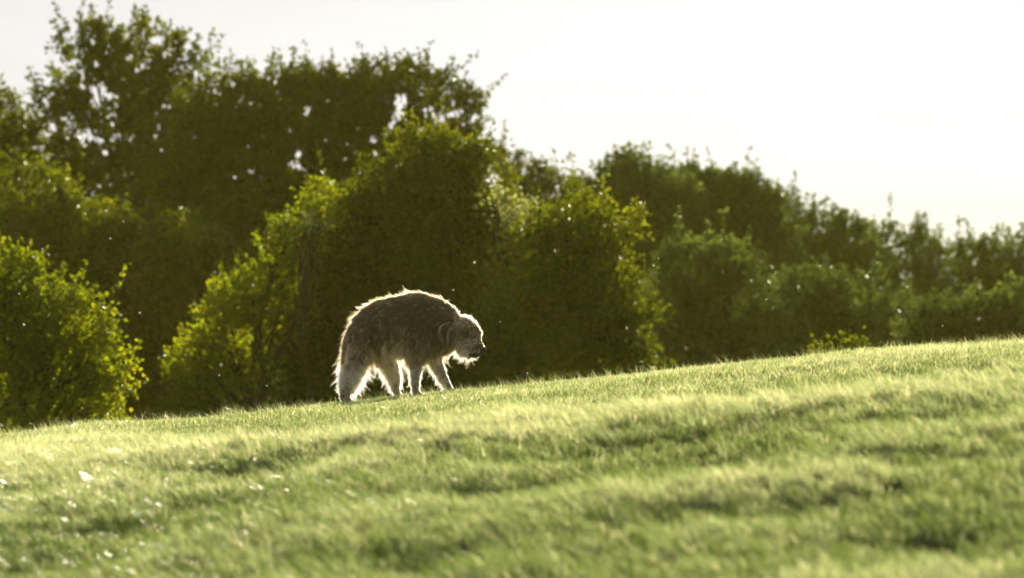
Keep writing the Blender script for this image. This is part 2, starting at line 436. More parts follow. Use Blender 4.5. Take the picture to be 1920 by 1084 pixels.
def tree(name, label, cat, blobs, Y, base, mat, leaf=0.055, dens=1.0, fill=1.0, shoots=1.0, seed=0, group=None, up=0.5, trunk_r=0.09, airy=0.0, sprigs=(), holes=(), drop=0):
    """blobs: (px, py, radius in px, depth offset m, squash) seen from the camera, set at distance Y"""
    g = np.random.default_rng(seed + 500)
    blobs = [(b[0], b[1] + drop, b[2], b[3], b[4]) for b in blobs]; sprigs = [(q[0], q[1] + drop, q[2], q[3]) for q in sprigs]
    k = FOV * Y / 1920.0
    bx = base; bY = Y + 0.3
    root = bpy.data.objects.new(name, None); COL.objects.link(root)
    X0 = (bx - 960) * FOV * bY / 1920
    rz = float(ground_z(X0, bY)) - 0.05
    root.location = (X0, bY, rz)
    tag(root, label, cat, group)
    org = np.array((X0, bY, rz))
    P, U, N, SZ = [], [], [], []
    limbs_v, limbs_f = [], []
    nv = 0
    def limb(p0, p1, r0, r1, bend=0.15, sides=6, seg=7):
        nonlocal nv
        tt = np.linspace(0, 1, seg)[:, None]
        mid = rand_unit(g, 1) * np.linalg.norm(p1 - p0) * bend
        wig = g.standard_normal((seg, 3)) * np.linalg.norm(p1 - p0) * 0.012
        path = p0 * (1 - tt) + p1 * tt + mid * (tt * (1 - tt) * 2) + wig * np.sin(tt * math.pi)
        v, f = tube(path, np.linspace(r0, r1, seg), sides)
        limbs_v.append(v); limbs_f.append(f + nv); nv += len(v)
        return path
    cents = []; fills = set()
    for (px, py, rp, dy, sq) in blobs:
        cents.append((at(px, py, Y) + np.array((0, dy, 0)), rp * k, sq))
    cm = np.mean([c[0] for c in cents], 0)
    fork = np.array((X0 * 0.6 + cm[0] * 0.4, bY, max(rz + 0.5, rz + 0.35 * (cm[2] - rz))))
    limb(org + np.array((0, 0, -0.2)), fork, trunk_r, trunk_r * 0.75, 0.08, 8)
    for (c, r, sq) in cents:
        lp = limb(fork - np.array((0, 0, 0.1)), c + np.array((0, 0, r * 0.3)), trunk_r * 0.5, 0.014, 0.18)
        for _ in range(6):
            j = g.integers(3, 7)
            dd = rand_unit(g, 1)[0]; dd[2] = abs(dd[2])
            limb(lp[j - 1], c + dd * r * 0.85 * np.array((1, 1, sq)), 0.02, 0.005, 0.15, 4, 5)
        area = 4 * math.pi * r * r
        # outer sprays of leaves on short twigs
        nt_ = int(area * 85 * dens)
        nl = max(5, int(area * 3.2 + 5))
        ld = rand_unit(g, nl); ld[:, 2] = np.where(ld[:, 2] < -0.7, -ld[:, 2], ld[:, 2])
        lr = (0.22 + 0.3 * g.random(nl)) * min(r, 1.1) / r
        j = g.choice(nl, nt_, p=lr ** 2 / (lr ** 2).sum())
        q_ = rand_unit(g, nt_); q_[:, 2] += 0.25
        loose = g.random(nt_) < 0.40
        dd_ = np.where(loose[:, None], rand_unit(g, nt_) * 0.92, ld[j] * 0.80 + unit(q_) * lr[j][:, None] * (0.55 + 0.45 * g.random(nt_))[:, None] * 1.2)
        dlen = np.linalg.norm(dd_, axis=1)
        d = dd_ / dlen[:, None]
        lump = 1 + 0.20 * vnoise(d[:, 0] * 3 + c[0] * 3, d[:, 2] * 3 + c[2] * 3, seed + 1) + 0.12 * vnoise(d[:, 0] * 7 + d[:, 1] * 5, d[:, 2] * 7, seed + 2)
        if airy > 0:
            hole = vnoise(d[:, 0] * 3.2 + c[0], d[:, 2] * 3.2 + d[:, 1] * 2, seed + 5)
            kp = hole > (-1 + airy)
            d = d[kp]; lump = lump[kp]; dlen = dlen[kp]; nt_ = len(d)
        rr = r * (0.6 + 0.4 * lump) * dlen
        base_p = c + d * rr[:, None] * np.array((1, 1, sq))
        tdir = unit(d + np.array((0, 0, up)) + 0.5 * g.standard_normal((nt_, 3)))
        tl = 0.10 + 0.15 * g.random(nt_)
        m_ = 10
        tpos = (np.arange(m_) + 0.5) / m_
        for q in range(m_):
            off = tdir * (tl * tpos[q])[:, None]
            P.append(base_p + off + 0.035 * g.standard_normal((nt_, 3)))
            U.append(unit(tdir + 0.9 * g.standard_normal((nt_, 3))))
        # the body of the crown
        nf = int(area * r * 420 * fill)
        if nf:
            d2 = rand_unit(g, nf); fills.add(len(P))
            rr = r * 0.9 * g.random(nf) ** 0.45
            P.append(c + d2 * rr[:, None] * np.array((1, 1, sq)))
            U.append(rand_unit(g, nf))
        # long shoots that break the outline
        ns = int(area * 2.4 * shoots)
        d3 = rand_unit(g, ns); d3[:, 2] = np.abs(d3[:, 2]) * 1.2; d3 = unit(d3)
        sb = c + d3 * r * 0.9 * np.array((1, 1, sq))
        sd = unit(d3 * 0.5 + np.array((0, 0, 0.9)) + 0.35 * g.standard_normal((ns, 3)))
        slen = 0.30 + 0.55 * g.random(ns) ** 2
        for i in range(min(ns, 26)):
            limb(sb[i] - sd[i] * 0.1, sb[i] + sd[i] * slen[i], 0.006, 0.0025, 0.05, 3, 4)
        for q in range(26):
            tq = (q + 1) / 26
            P.append(sb + sd * (slen * tq)[:, None] + 0.05 * (1.15 - tq) * g.standard_normal((ns, 3)))
            U.append(unit(sd * 0.6 + g.standard_normal((ns, 3))))
    # hand-placed sprigs (px, py of the tip, length px, lean)
    for (px, py, lp_, lean) in sprigs:
        tip = at(px, py, Y) + np.array((0, g.uniform(-0.3, 0.3), 0))
        ln = lp_ * k; dr = unit(np.array((lean, 0.1, 1.0)))
        b0 = tip - dr * ln
        limb(b0, tip, 0.008, 0.003, 0.05, 4, 5)
        m2 = int(18 + ln * 95)
        tq = g.random(m2) ** 0.8
        P.append(b0 + dr * (ln * tq)[:, None] + (0.045 + 0.05 * (1 - tq))[:, None] * g.standard_normal((m2, 3)))
        U.append(unit(dr * 0.5 + g.standard_normal((m2, 3))))
    isfill = np.concatenate([np.full(len(a_), i_ in fills) for i_, a_ in enumerate(P)])
    P = np.concatenate(P); U = np.concatenate(U)
    # openings in the crown where branches are bare
    kp = np.ones(len(P), bool)
    for (px, py, rh) in holes:
        hc = at(px, py, Y); wob = rh * k * (0.75 + 0.5 * g.random(len(P)))
        s_ = P[:, 1] / Y
        kp &= np.hypot(P[:, 0] / s_ - hc[0], (P[:, 2] - CAM_Z) / s_ - (hc[2] - CAM_Z)) > wob
    P, U, isfill = P[kp], U[kp], isfill[kp]
    nn = len(P)
    N = rand_unit(g, nn); N[:, 2] += 0.5
    N = unit(N - (N * U).sum(1, keepdims=True) * U)
    size = leaf * 1.2 * (0.7 + 0.6 * g.random(nn)); size[isfill] *= 1.5
    co, f = leaf_quads(P, U, N, size, g)
    cr = mesh_np('crown', co - org, f, mat, root)
    tone = 0.45 + 0.5 * vnoise(P[:, 0] * 1.7 + seed, P[:, 2] * 1.7 + P[:, 1], seed + 9) + 0.13 * g.standard_normal(nn)
    a = cr.data.attributes.new('tone', 'FLOAT', 'POINT')
    a.data.foreach_set('value', np.repeat(np.clip(tone, 0, 1), 4).astype(np.float32))
    v = np.concatenate(limbs_v) - org
    mesh_np('trunk', v, np.concatenate(limbs_f), M_bark, root, smooth=True)
    print(name, 'leaves', nn)
    return root

G_BACK = 'trees in the wood edge behind the hill'
GAPS = [(560, 288, 11), (552, 310, 12), (568, 318, 9), (357, 297, 7), (340, 306, 5), (440, 335, 6), (412, 272, 5), (470, 320, 7), (530, 300, 6), (612, 262, 7), (650, 298, 8), (632, 270, 5),
        (752, 190, 16), (748, 215, 15), (735, 235, 12), (700, 262, 11), (722, 250, 9), (705, 290, 9), (668, 285, 7), (705, 330, 10), (800, 215, 8), (825, 225, 7), (860, 210, 9), (920, 340, 18), (912, 320, 12), (1055, 400, 9),
        (582, 352, 7), (620, 345, 7), (650, 340, 7), (675, 325, 6), (190, 170, 12), (260, 130, 9), (130, 130, 12), (235, 70, 9), (300, 80, 10), (180, 190, 14), (205, 180, 10), (100, 240, 12), (155, 165, 9), (350, 90, 10)]
_g = np.random.default_rng(77)
GAPS += [(_g.uniform(430, 900), _g.uniform(190, 370), _g.uniform(3, 8)) for _ in range(60)] + [(_g.uniform(60, 380), _g.uniform(50, 300), _g.uniform(4, 10)) for _ in range(70)]
TREES = [
 dict(name='tall_tree', label='tallest tree, airy crown speckled with sky, at the top left of the wood', cat='tree', Y=96, base=215, drop=20, mat=M_leaf_dark,
      blobs=[(170, 105, 75, 0, 1.0), (270, 120, 80, .4, 1.0), (335, 110, 52, 0, 1.0), (205, 200, 105, .3, 1.0), (110, 225, 68, 0, 1.0), (320, 235, 85, .4, 1), (90, 290, 60, .2, 1), (250, 330, 120, .6, 1), (110, 380, 100, .5, 1), (300, 480, 150, .5, 1.1), (120, 560, 150, .6, 1.1)],
      leaf=0.075, dens=0.42, fill=0.08, shoots=1.0, airy=0.55, holes=GAPS, trunk_r=0.14,
      sprigs=[(180, 22, 70, 0), (152, 35, 60, -.2), (262, 40, 60, 0), (335, 38, 70, .1), (368, 62, 50, .5), (230, 42, 50, .1), (70, 150, 40, -.5), (305, 45, 50, 0)]),
 dict(name='broad_tree', label='broad dark dense tree with a long flat top right of the tallest tree', cat='tree', Y=92, base=560, drop=10, mat=M_leaf_dark,
      blobs=[(430, 225, 85, 0, 1), (510, 230, 95, .2, 1), (610, 235, 100, 0, 1), (700, 215, 88, .2, 1), (450, 345, 130, .5, 1), (600, 350, 120, .8, .9), (350, 290, 90, .3, 1), (720, 300, 80, .4, 1), (420, 500, 150, .6, 1), (620, 510, 150, .9, 1)],
      leaf=0.06, dens=0.85, fill=0.4, shoots=1.0, trunk_r=0.16, holes=GAPS,
      sprigs=[(430, 100, 50, 0), (455, 105, 40, .2), (512, 108, 55, 0), (540, 122, 35, .2), (598, 118, 45, 0), (630, 115, 40, .2), (680, 100, 55, -.1), (655, 110, 40, -.3), (690, 104, 50, .2)]),
 dict(name='leaning_tree', label='dark tree whose jagged right edge stands against the white sky above the middle bush', cat='tree', Y=94, base=800, mat=M_leaf_dark,
      blobs=[(775, 195, 66, 0, 1), (835, 235, 58, .2, 1), (760, 270, 60, .2, .9), (870, 195, 28, 0, 1), (880, 270, 34, 0, 1), (820, 330, 80, .4, 1), (740, 380, 100, .4, 1), (905, 340, 50, .3, 1), (860, 470, 120, .4, 1)],
      leaf=0.068, dens=0.42, fill=0.12, shoots=1.1, airy=0.6, holes=GAPS, trunk_r=0.12,
      sprigs=[(750, 100, 70, -.2), (770, 115, 60, .1), (800, 130, 45, .2), (855, 145, 90, -.25), (885, 160, 60, .2), (900, 190, 50, .5), (898, 235, 40, .6), (825, 135, 40, .2)]),
 dict(name='sloping_tree', label='small olive tree with ragged top stepping down right of the middle bush', cat='tree', Y=98, base=1000, mat=M_leaf_mid,
      blobs=[(950, 330, 45, 0, 1), (1010, 375, 50, .2, 1), (960, 420, 70, .3, 1), (1060, 400, 45, .1, 1), (1050, 480, 80, .4, 1), (960, 520, 90, .4, 1)],
      leaf=0.065, dens=0.45, fill=0.15, shoots=1.2, airy=0.5, holes=GAPS,
      sprigs=[(930, 275, 40, -.1), (972, 290, 50, .2), (1018, 302, 60, 0), (1062, 335, 45, .1), (990, 320, 40, .3)]),
 dict(name='right_tree', label='tree with two leafy tufts on top, first peak of the wood on the right', cat='tree', Y=106, base=1180, mat=M_leaf_grey,
      blobs=[(1185, 360, 58, 0, 1), (1110, 390, 48, .2, 1), (1250, 400, 60, .2, 1), (1180, 450, 85, .4, 1), (1100, 480, 80, .4, 1), (1200, 570, 110, .5, 1), (1110, 620, 100, .5, 1)],
      leaf=0.07, dens=0.85, fill=0.45, shoots=1.3,
      sprigs=[(1138, 290, 55, -.2), (1185, 275, 70, -.05), (1212, 272, 70, .1), (1165, 310, 40, 0), (1230, 330, 40, .3)]),
 dict(name='rounded_tree', label='rounded olive green tree with leafy shoots, second peak of the wood on the right', cat='tree', Y=108, base=1330, mat=M_leaf_grey,
      blobs=[(1290, 385, 58, 0, 1), (1350, 395, 56, .2, 1), (1405, 400, 58, 0, 1), (1330, 470, 95, .4, 1), (1420, 490, 75, .4, 1), (1300, 580, 110, .5, 1), (1420, 600, 110, .5, 1)],
      leaf=0.07, dens=0.85, fill=0.45, shoots=1.3,
      sprigs=[(1268, 315, 45, -.1), (1300, 308, 50, .1), (1322, 322, 35, .1), (1355, 330, 40, 0), (1395, 322, 60, -.1), (1425, 318, 60, .4), (1380, 330, 45, -.2)]),
 dict(name='low_tree', label='dark low tree with one single thin shoot, below the skyline right of the rounded tree', cat='tree', Y=112, base=1560, mat=M_leaf_grey,
      blobs=[(1475, 440, 55, 0, 1), (1530, 460, 52, .2, 1), (1590, 475, 52, .2, 1), (1500, 530, 90, .4, 1), (1600, 560, 90, .4, 1), (1520, 620, 100, .5, 1), (1610, 640, 100, .5, 1)],
      leaf=0.07, dens=0.55, fill=0.25, shoots=1.0, airy=0.4,
      sprigs=[(1456, 358, 60, -.05), (1440, 372, 40, -.2), (1548, 372, 55, .15), (1575, 408, 30, .2), (1610, 415, 30, .1)]),
 dict(name='gappy_tree', label='low tree with a tall forked sprig on top and many bright sky gaps', cat='tree', Y=114, base=1700, mat=M_leaf_grey,
      blobs=[(1660, 480, 48, 0, 1), (1720, 500, 50, .2, 1), (1765, 520, 48, .2, 1), (1690, 580, 80, .4, 1), (1760, 610, 80, .4, 1)],
      leaf=0.072, dens=0.4, fill=0.12, shoots=1.2, airy=0.65,
      sprigs=[(1632, 412, 35, 0), (1678, 418, 40, .15), (1722, 402, 85, .15), (1735, 405, 30, .3), (1745, 432, 55, .1), (1700, 450, 40, -.3)]),
 dict(name='edge_tree', label='grey green tree at the right edge of the picture, its foot behind the rising hill', cat='tree', Y=112, base=1870, mat=M_leaf_grey,
      blobs=[(1815, 510, 45, 0, 1), (1870, 500, 48, .2, 1), (1940, 520, 60, .2, 1), (1850, 590, 85, .4, 1), (1950, 600, 90, .5, 1), (2030, 520, 70, .3, 1)],
      leaf=0.07, dens=0.5, fill=0.2, shoots=1.2, airy=0.5,
      sprigs=[(1800, 455, 40, -.1), (1822, 450, 40, .1), (1865, 435, 60, 0), (1885, 430, 60, .1), (1905, 445, 50, .4), (1845, 470, 40, 0)]),
 dict(name='far_left_tree', label='dark tree cut off by the left edge of the picture', cat='tree', Y=97, base=-30, mat=M_leaf_dark,
      blobs=[(-20, 240, 60, 0, 1), (20, 290, 50, .2, 1), (-70, 300, 90, .3, 1), (10, 400, 100, .5, 1), (-90, 450, 120, .5, 1), (0, 560, 130, .5, 1)],
      leaf=0.062, dens=0.7, fill=0.4, shoots=1.2,
      sprigs=[(4, 168, 60, 0), (30, 215, 35, .2), (-20, 170, 60, 0)]),
 dict(name='understorey_shrub', label='dim green shrub in front of the broad tree, left of the middle bush', cat='shrub', Y=82, base=300, mat=M_leaf_mid,
      blobs=[(240, 500, 75, 0, .9), (340, 490, 70, .2, .9), (160, 450, 70, .3, 1), (60, 400, 80, .4, 1), (250, 610, 120, .4, 1), (400, 560, 90, .4, 1), (370, 680, 110, .4, 1), (280, 740, 70, .2, .9), (210, 770, 60, .2, .9), (350, 780, 60, .2, .9)],
      leaf=0.055, dens=0.9, fill=0.7, shoots=0.9, airy=0.1),
 dict(name='middle_bush', label='large round topped bush directly behind the dog, pale lit leaves on its top', cat='bush', Y=74, base=800, drop=14, mat=M_leaf_dark,
      blobs=[(800, 320, 80, 0, 1), (865, 310, 50, -.2, 1), (720, 380, 70, 0, 1), (840, 400, 90, .2, 1), (650, 440, 85, .1, 1), (760, 500, 130, .3, 1), (900, 520, 110, .2, 1), (650, 600, 120, .2, 1), (800, 650, 140, .3, 1), (930, 660, 120, .2, 1), (590, 640, 75, .1, .9), (570, 730, 80, .1, .9), (945, 430, 55, .1, 1), (640, 520, 60, 0, .9)],
      leaf=0.052, dens=0.9, fill=1.0, shoots=0.9, up=0.2, airy=0.15, trunk_r=0.12,
      sprigs=[(700, 300, 60, -.4), (735, 265, 60, -.3), (790, 235, 50, -.1), (840, 232, 50, .1), (885, 255, 50, .5), (915, 290, 60, .9), (915, 330, 50, 1.2), (660, 350, 60, -.5), (620, 380, 60, -.4), (980, 400, 50, .3), (950, 375, 50, 0)]),
 dict(name='yellow_bush', label='yellow green bush with sunlit leaves left of the dog, sloping down to the left', cat='bush', Y=73, base=480, mat=M_leaf_bright,
      blobs=[(600, 395, 42, -.1, .8), (540, 465, 50, 0, .9), (470, 570, 62, -.2, .9), (420, 610, 45, -.3, .8), (530, 570, 60, .3, 1), (375, 680, 50, -.2, .9), (440, 690, 70, .4, 1), (350, 750, 50, 0, 1)],
      leaf=0.05, dens=0.75, fill=0.8, shoots=0.8, up=0.1, airy=0.35,
      sprigs=[(572, 362, 50, -.2), (535, 420, 60, -.8), (395, 530, 60, -.8), (388, 562, 60, -1.5), (355, 620, 60, -1.4), (306, 668, 80, -1.6), (330, 650, 60, -.8), (305, 700, 60, -2), (420, 520, 50, -.2), (470, 500, 50, -.2), (500, 440, 50, -.6)]),
 dict(name='spreading_bush', label='spreading bush with sunlit leaf tips right of the dog head', cat='bush', Y=71, base=1080, mat=M_leaf_mid,
      blobs=[(1020, 445, 48, 0, .8), (1090, 430, 50, -.1, .9), (1150, 430, 42, 0, .8), (1060, 510, 80, .2, 1), (1130, 520, 55, 0, .9), (1000, 600, 100, .2, 1), (1130, 600, 75, 0, .9), (1185, 585, 36, -.1, .7), (1100, 680, 90, .1, 1), (1190, 670, 45, 0, .9)],
      leaf=0.05, dens=0.8, fill=0.9, shoots=0.9, up=0.15, airy=0.3,
      sprigs=[(1215, 405, 90, 1.2), (1195, 440, 70, 1.4), (1212, 510, 70, 1.3), (1232, 580, 90, 2.0), (1225, 560, 50, .8), (1228, 640, 70, 1.6), (1255, 680, 100, 2.5), (1150, 380, 60, .3), (1100, 370, 60, .1), (1060, 385, 50, -.1), (1250, 690, 70, 3)]),
 dict(name='pale_shrub', label='pale silvery green shrub between the middle bush and the spreading bush', cat='shrub', Y=72.5, base=985, mat=M_leaf_glare,  # added clump, its pale colour stands in for backlit leaf glare
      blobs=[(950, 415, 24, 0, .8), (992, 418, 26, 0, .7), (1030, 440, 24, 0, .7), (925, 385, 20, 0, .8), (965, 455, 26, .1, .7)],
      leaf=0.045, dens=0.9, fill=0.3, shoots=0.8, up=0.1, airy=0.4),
 dict(name='pale_shrub', label='small pale silvery clump of leaves on top of the yellow green bush', cat='shrub', Y=71.5, base=580, mat=M_leaf_glare,  # added too, paints the blown-out sun reflection on the leaves
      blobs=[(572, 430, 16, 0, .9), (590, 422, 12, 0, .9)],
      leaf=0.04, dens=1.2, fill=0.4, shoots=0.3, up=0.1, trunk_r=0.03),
 dict(name='corner_bush', label='nearest bush, bright yellow green leaves, at the left edge above the grass', cat='bush', Y=63, base=60, mat=M_leaf_bright,
      blobs=[(15, 535, 50, 0, .9), (60, 570, 55, 0, .9), (-60, 575, 85, .2, 1), (120, 620, 75, 0, .8), (20, 660, 90, .2, 1), (160, 680, 50, 0, .8), (100, 720, 85, .1, .9), (185, 730, 42, 0, .8), (0, 770, 100, .2, 1), (170, 780, 55, 0, .9)],
      leaf=0.05, dens=0.8, fill=0.35, shoots=1.0, up=0.1, airy=0.3,
      sprigs=[(30, 455, 60, .2), (85, 478, 60, 1.0), (150, 545, 60, .8), (225, 598, 75, 1.6), (232, 640, 60, 2), (252, 688, 60, 1.8), (254, 718, 50, 2.5), (240, 655, 40, .4), (130, 560, 50, .4)]),
 dict(name='hazy_shrub', label='hazy olive shrub standing below the rounded tree on the right', cat='shrub', Y=90, base=1330, mat=M_leaf_grey,
      blobs=[(1290, 520, 55, 0, .9), (1360, 510, 50, .1, .9), (1270, 600, 80, .3, 1), (1370, 600, 85, .3, 1), (1300, 680, 90, .3, 1), (1420, 680, 80, .3, 1)],
      leaf=0.058, dens=0.6, fill=0.4, shoots=1.6, up=0.7, airy=0.15),
 dict(name='dark_shrub', label='dark shrub filling the hedge below the low trees on the right', cat='shrub', Y=92, base=1560, mat=M_leaf_grey,
      blobs=[(1500, 590, 75, .2, .9), (1590, 590, 70, .2, .9), (1500, 680, 90, .3, 1), (1620, 680, 90, .3, 1), (1680, 630, 60, .2, 1)],
      leaf=0.058, dens=0.6, fill=0.4, shoots=1.6, up=0.7, airy=0.15),
 dict(name='green_shrub', label='green shrub in front of the edge tree near the brow on the right', cat='shrub', Y=88, base=1800, mat=M_leaf_grey,
      blobs=[(1750, 640, 60, .2, .9), (1840, 620, 65, .2, .9), (1930, 630, 80, .2, 1), (1780, 700, 80, .3, 1), (1900, 700, 90, .3, 1)],
      leaf=0.058, dens=0.6, fill=0.4, shoots=1.6, up=0.7, airy=0.15),
 dict(name='small_sapling', label='small bright sapling just showing over the brow of the hill, the left of the pair', cat='sapling', Y=58, base=1552, mat=M_leaf_dark,
      blobs=[(1552, 672, 17, 0, 1.2), (1545, 695, 20, 0, 1)], leaf=0.045, dens=1.0, fill=0.4, shoots=0.6, trunk_r=0.02, sprigs=[(1552, 645, 20, 0)]),
 dict(name='small_sapling', label='small bright sapling just showing over the brow, the wider right one of the pair', cat='sapling', Y=58, base=1598, mat=M_leaf_dark,
      blobs=[(1598, 670, 20, 0, .9), (1600, 695, 24, 0, 1)], leaf=0.045, dens=1.0, fill=0.4, shoots=0.6, trunk_r=0.02, sprigs=[(1605, 648, 16, .2)]),
]
for i, d in enumerate(TREES):
    tree(seed=i * 13, **d)

# ------------------------------------------------------------------ the dog
# laid out in a side view whose unit is 0.9 mm: (u to the right, v downwards), near side = negative depth
DY = 40.0
ZK = 0.18 * DY / 1920 / 4.17
def dz(u, v, dep=0.0):
    px = 600 + u / 4.17; py = 520 + v / 4.17
    p = at(px, py, DY); p[1] += dep
    return p
dog = bpy.data.objects.new('dog', None); COL.objects.link(dog)
dorg = dz(600, 925); dog.location = dorg - np.array((0, 0, 0.008))
tag(dog, 'large shaggy grey brown dog walking right along the brow of the hill, head low', 'dog')

def ico(sub):
    import bmesh
    bm = bmesh.new(); bmesh.ops.create_icosphere(bm, subdivisions=sub, radius=1)
    v = np.array([x.co[:] for x in bm.verts]); f = np.array([[q.index for q in x.verts] for x in bm.faces]); bm.free()
    return v, f
IV, IF = ico(3)
bv, bf = [], []
def chain(keys, flat=1.0, steps=7):
    """keys (u, v, radius, depth m): balls swept from key to key; flat squashes the depth"""
    for i in range(len(keys) - 1):
        a, b = keys[i], keys[i + 1]
        for s in range(steps + (i == len(keys) - 2)):
            t = s / steps; t2 = t * t * (3 - 2 * t) * 0.4 + t * 0.6
            u, v, r, d = [a[j] + (b[j] - a[j]) * (t2 if j == 2 else t) for j in range(4)]
            fl = flat * (0.9 if r > 150 else 1)
            bf.append(IF + len(IV) * len(bv))
            bv.append(IV * np.array((r * ZK, r * ZK * fl, r * ZK)) + dz(u, v, d))
chain([(352, 425, 126, 0), (410, 398, 166, 0), (500, 368, 200, 0), (640, 370, 232, 0), (770, 362, 250, 0), (880, 378, 226, 0), (960, 404, 176, 0)], 0.62)
chain([(930, 380, 160, 0), (1020, 405, 118, 0), (1085, 415, 96, 0)], 0.8)
chain([(1075, 410, 98, 0), (1120, 400, 96, 0), (1155, 418, 86, 0), (1190, 446, 72, 0)], 0.78)
chain([(1180, 462, 70, 0), (1214, 502, 52, 0), (1243, 534, 38, 0), (1266, 557, 26, 0)], 0.78)
chain([(1120, 525, 56, 0), (1180, 568, 36, 0), (1230, 590, 20, 0)], 0.8, 6)     # lower jaw
chain([(330, 430, 112, -.045), (318, 560, 92, -.065), (285, 660, 76, -.075), (232, 775, 66, -.075), (206, 860, 52, -.075), (194, 925, 40, -.075), (212, 945, 27, -.075), (236, 952, 22, -.075)], 0.75)
chain([(400, 430, 110, .045), (470, 570, 84, .065), (545, 670, 62, .075), (580, 770, 46, .075), (588, 850, 34, .075), (600, 905, 27, .075), (622, 925, 26, .075), (646, 930, 20, .075)], 0.75)
chain([(800, 430, 125, -.05), (770, 560, 84, -.07), (752, 650, 52, -.075), (748, 760, 38, -.075), (746, 850, 31, -.075), (752, 892, 27, -.075), (772, 905, 25, -.075), (792, 908, 20, -.075)], 0.75)
chain([(850, 450, 118, .05), (878, 560, 80, .07), (905, 650, 52, .075), (950, 755, 40, .075), (995, 840, 32, .075), (1016, 880, 26, .075), (1034, 893, 24, .075), (1052, 895, 20, .075)], 0.75)
chain([(262, 380, 34, 0), (212, 470, 27, 0), (190, 590, 22, .01), (180, 710, 17, .01), (168, 810, 11, .01)], 1.0)
raw = mesh_np('body', np.concatenate(bv) - dorg, np.concatenate(bf))
rm = raw.modifiers.new('r', 'REMESH'); rm.mode = 'VOXEL'; rm.voxel_size = 0.007
sm = raw.modifiers.new('s', 'SMOOTH'); sm.factor = 0.6; sm.iterations = 6
dg = bpy.context.evaluated_depsgraph_get()
me = bpy.data.meshes.new_from_object(raw.evaluated_get(dg))
bpy.data.objects.remove(raw)
me.name = 'body'
me.polygons.foreach_set('use_smooth', np.ones(len(me.polygons), bool))
body = bpy.data.objects.new('body', me); COL.objects.link(body); body.parent = dog
me.materials.clear(); me.materials.append(simple_mat('dog_undercoat', (0.12, 0.088, 0.048), (0.14, 0.10, 0.058), 60, 0.9, 0.3))

# fur
me.calc_loop_triangles()
nvv = len(me.vertices)
VC = np.empty(nvv * 3, np.float32); me.vertices.foreach_get('co', VC); VC = VC.reshape(-1, 3).astype(float)
VN = np.empty(nvv * 3, np.float32); me.vertices.foreach_get('normal', VN); VN = VN.reshape(-1, 3).astype(float)
TR = np.empty(len(me.loop_triangles) * 3, np.int32); me.loop_triangles.foreach_get('vertices', TR); TR = TR.reshape(-1, 3)
A, B, C_ = VC[TR[:, 0]], VC[TR[:, 1]], VC[TR[:, 2]]
ar = np.linalg.norm(np.cross(B - A, C_ - A), axis=1)
print('dog verts', nvv, 'area', ar.sum() / 2)

def uv_of(P):
    W = P + dorg
    k = FOV * DY / 1920
    return ((W[:, 0] / k + 960 - 600) * 4.17, ((CAM_Z - W[:, 2]) / k + 542 - 520) * 4.17)

cu0, cv0 = uv_of((A + B + C_) / 3)
wt = ar * np.where((cu0 > 1040) & (cv0 < 660), 2.6, np.where(cv0 > 680, 1.8, 1.0))
def sample(n, g):
    t = g.choice(len(TR), n, p=wt / wt.sum())
    r1 = np.sqrt(g.random(n))[:, None]; r2 = g.random(n)[:, None]
    w0, w1, w2 = 1 - r1, r1 * (1 - r2), r1 * r2
    P = A[t] * w0 + B[t] * w1 + C_[t] * w2
    Nn = unit(VN[TR[t, 0]] * w0 + VN[TR[t, 1]] * w1 + VN[TR[t, 2]] * w2)
    return P, Nn

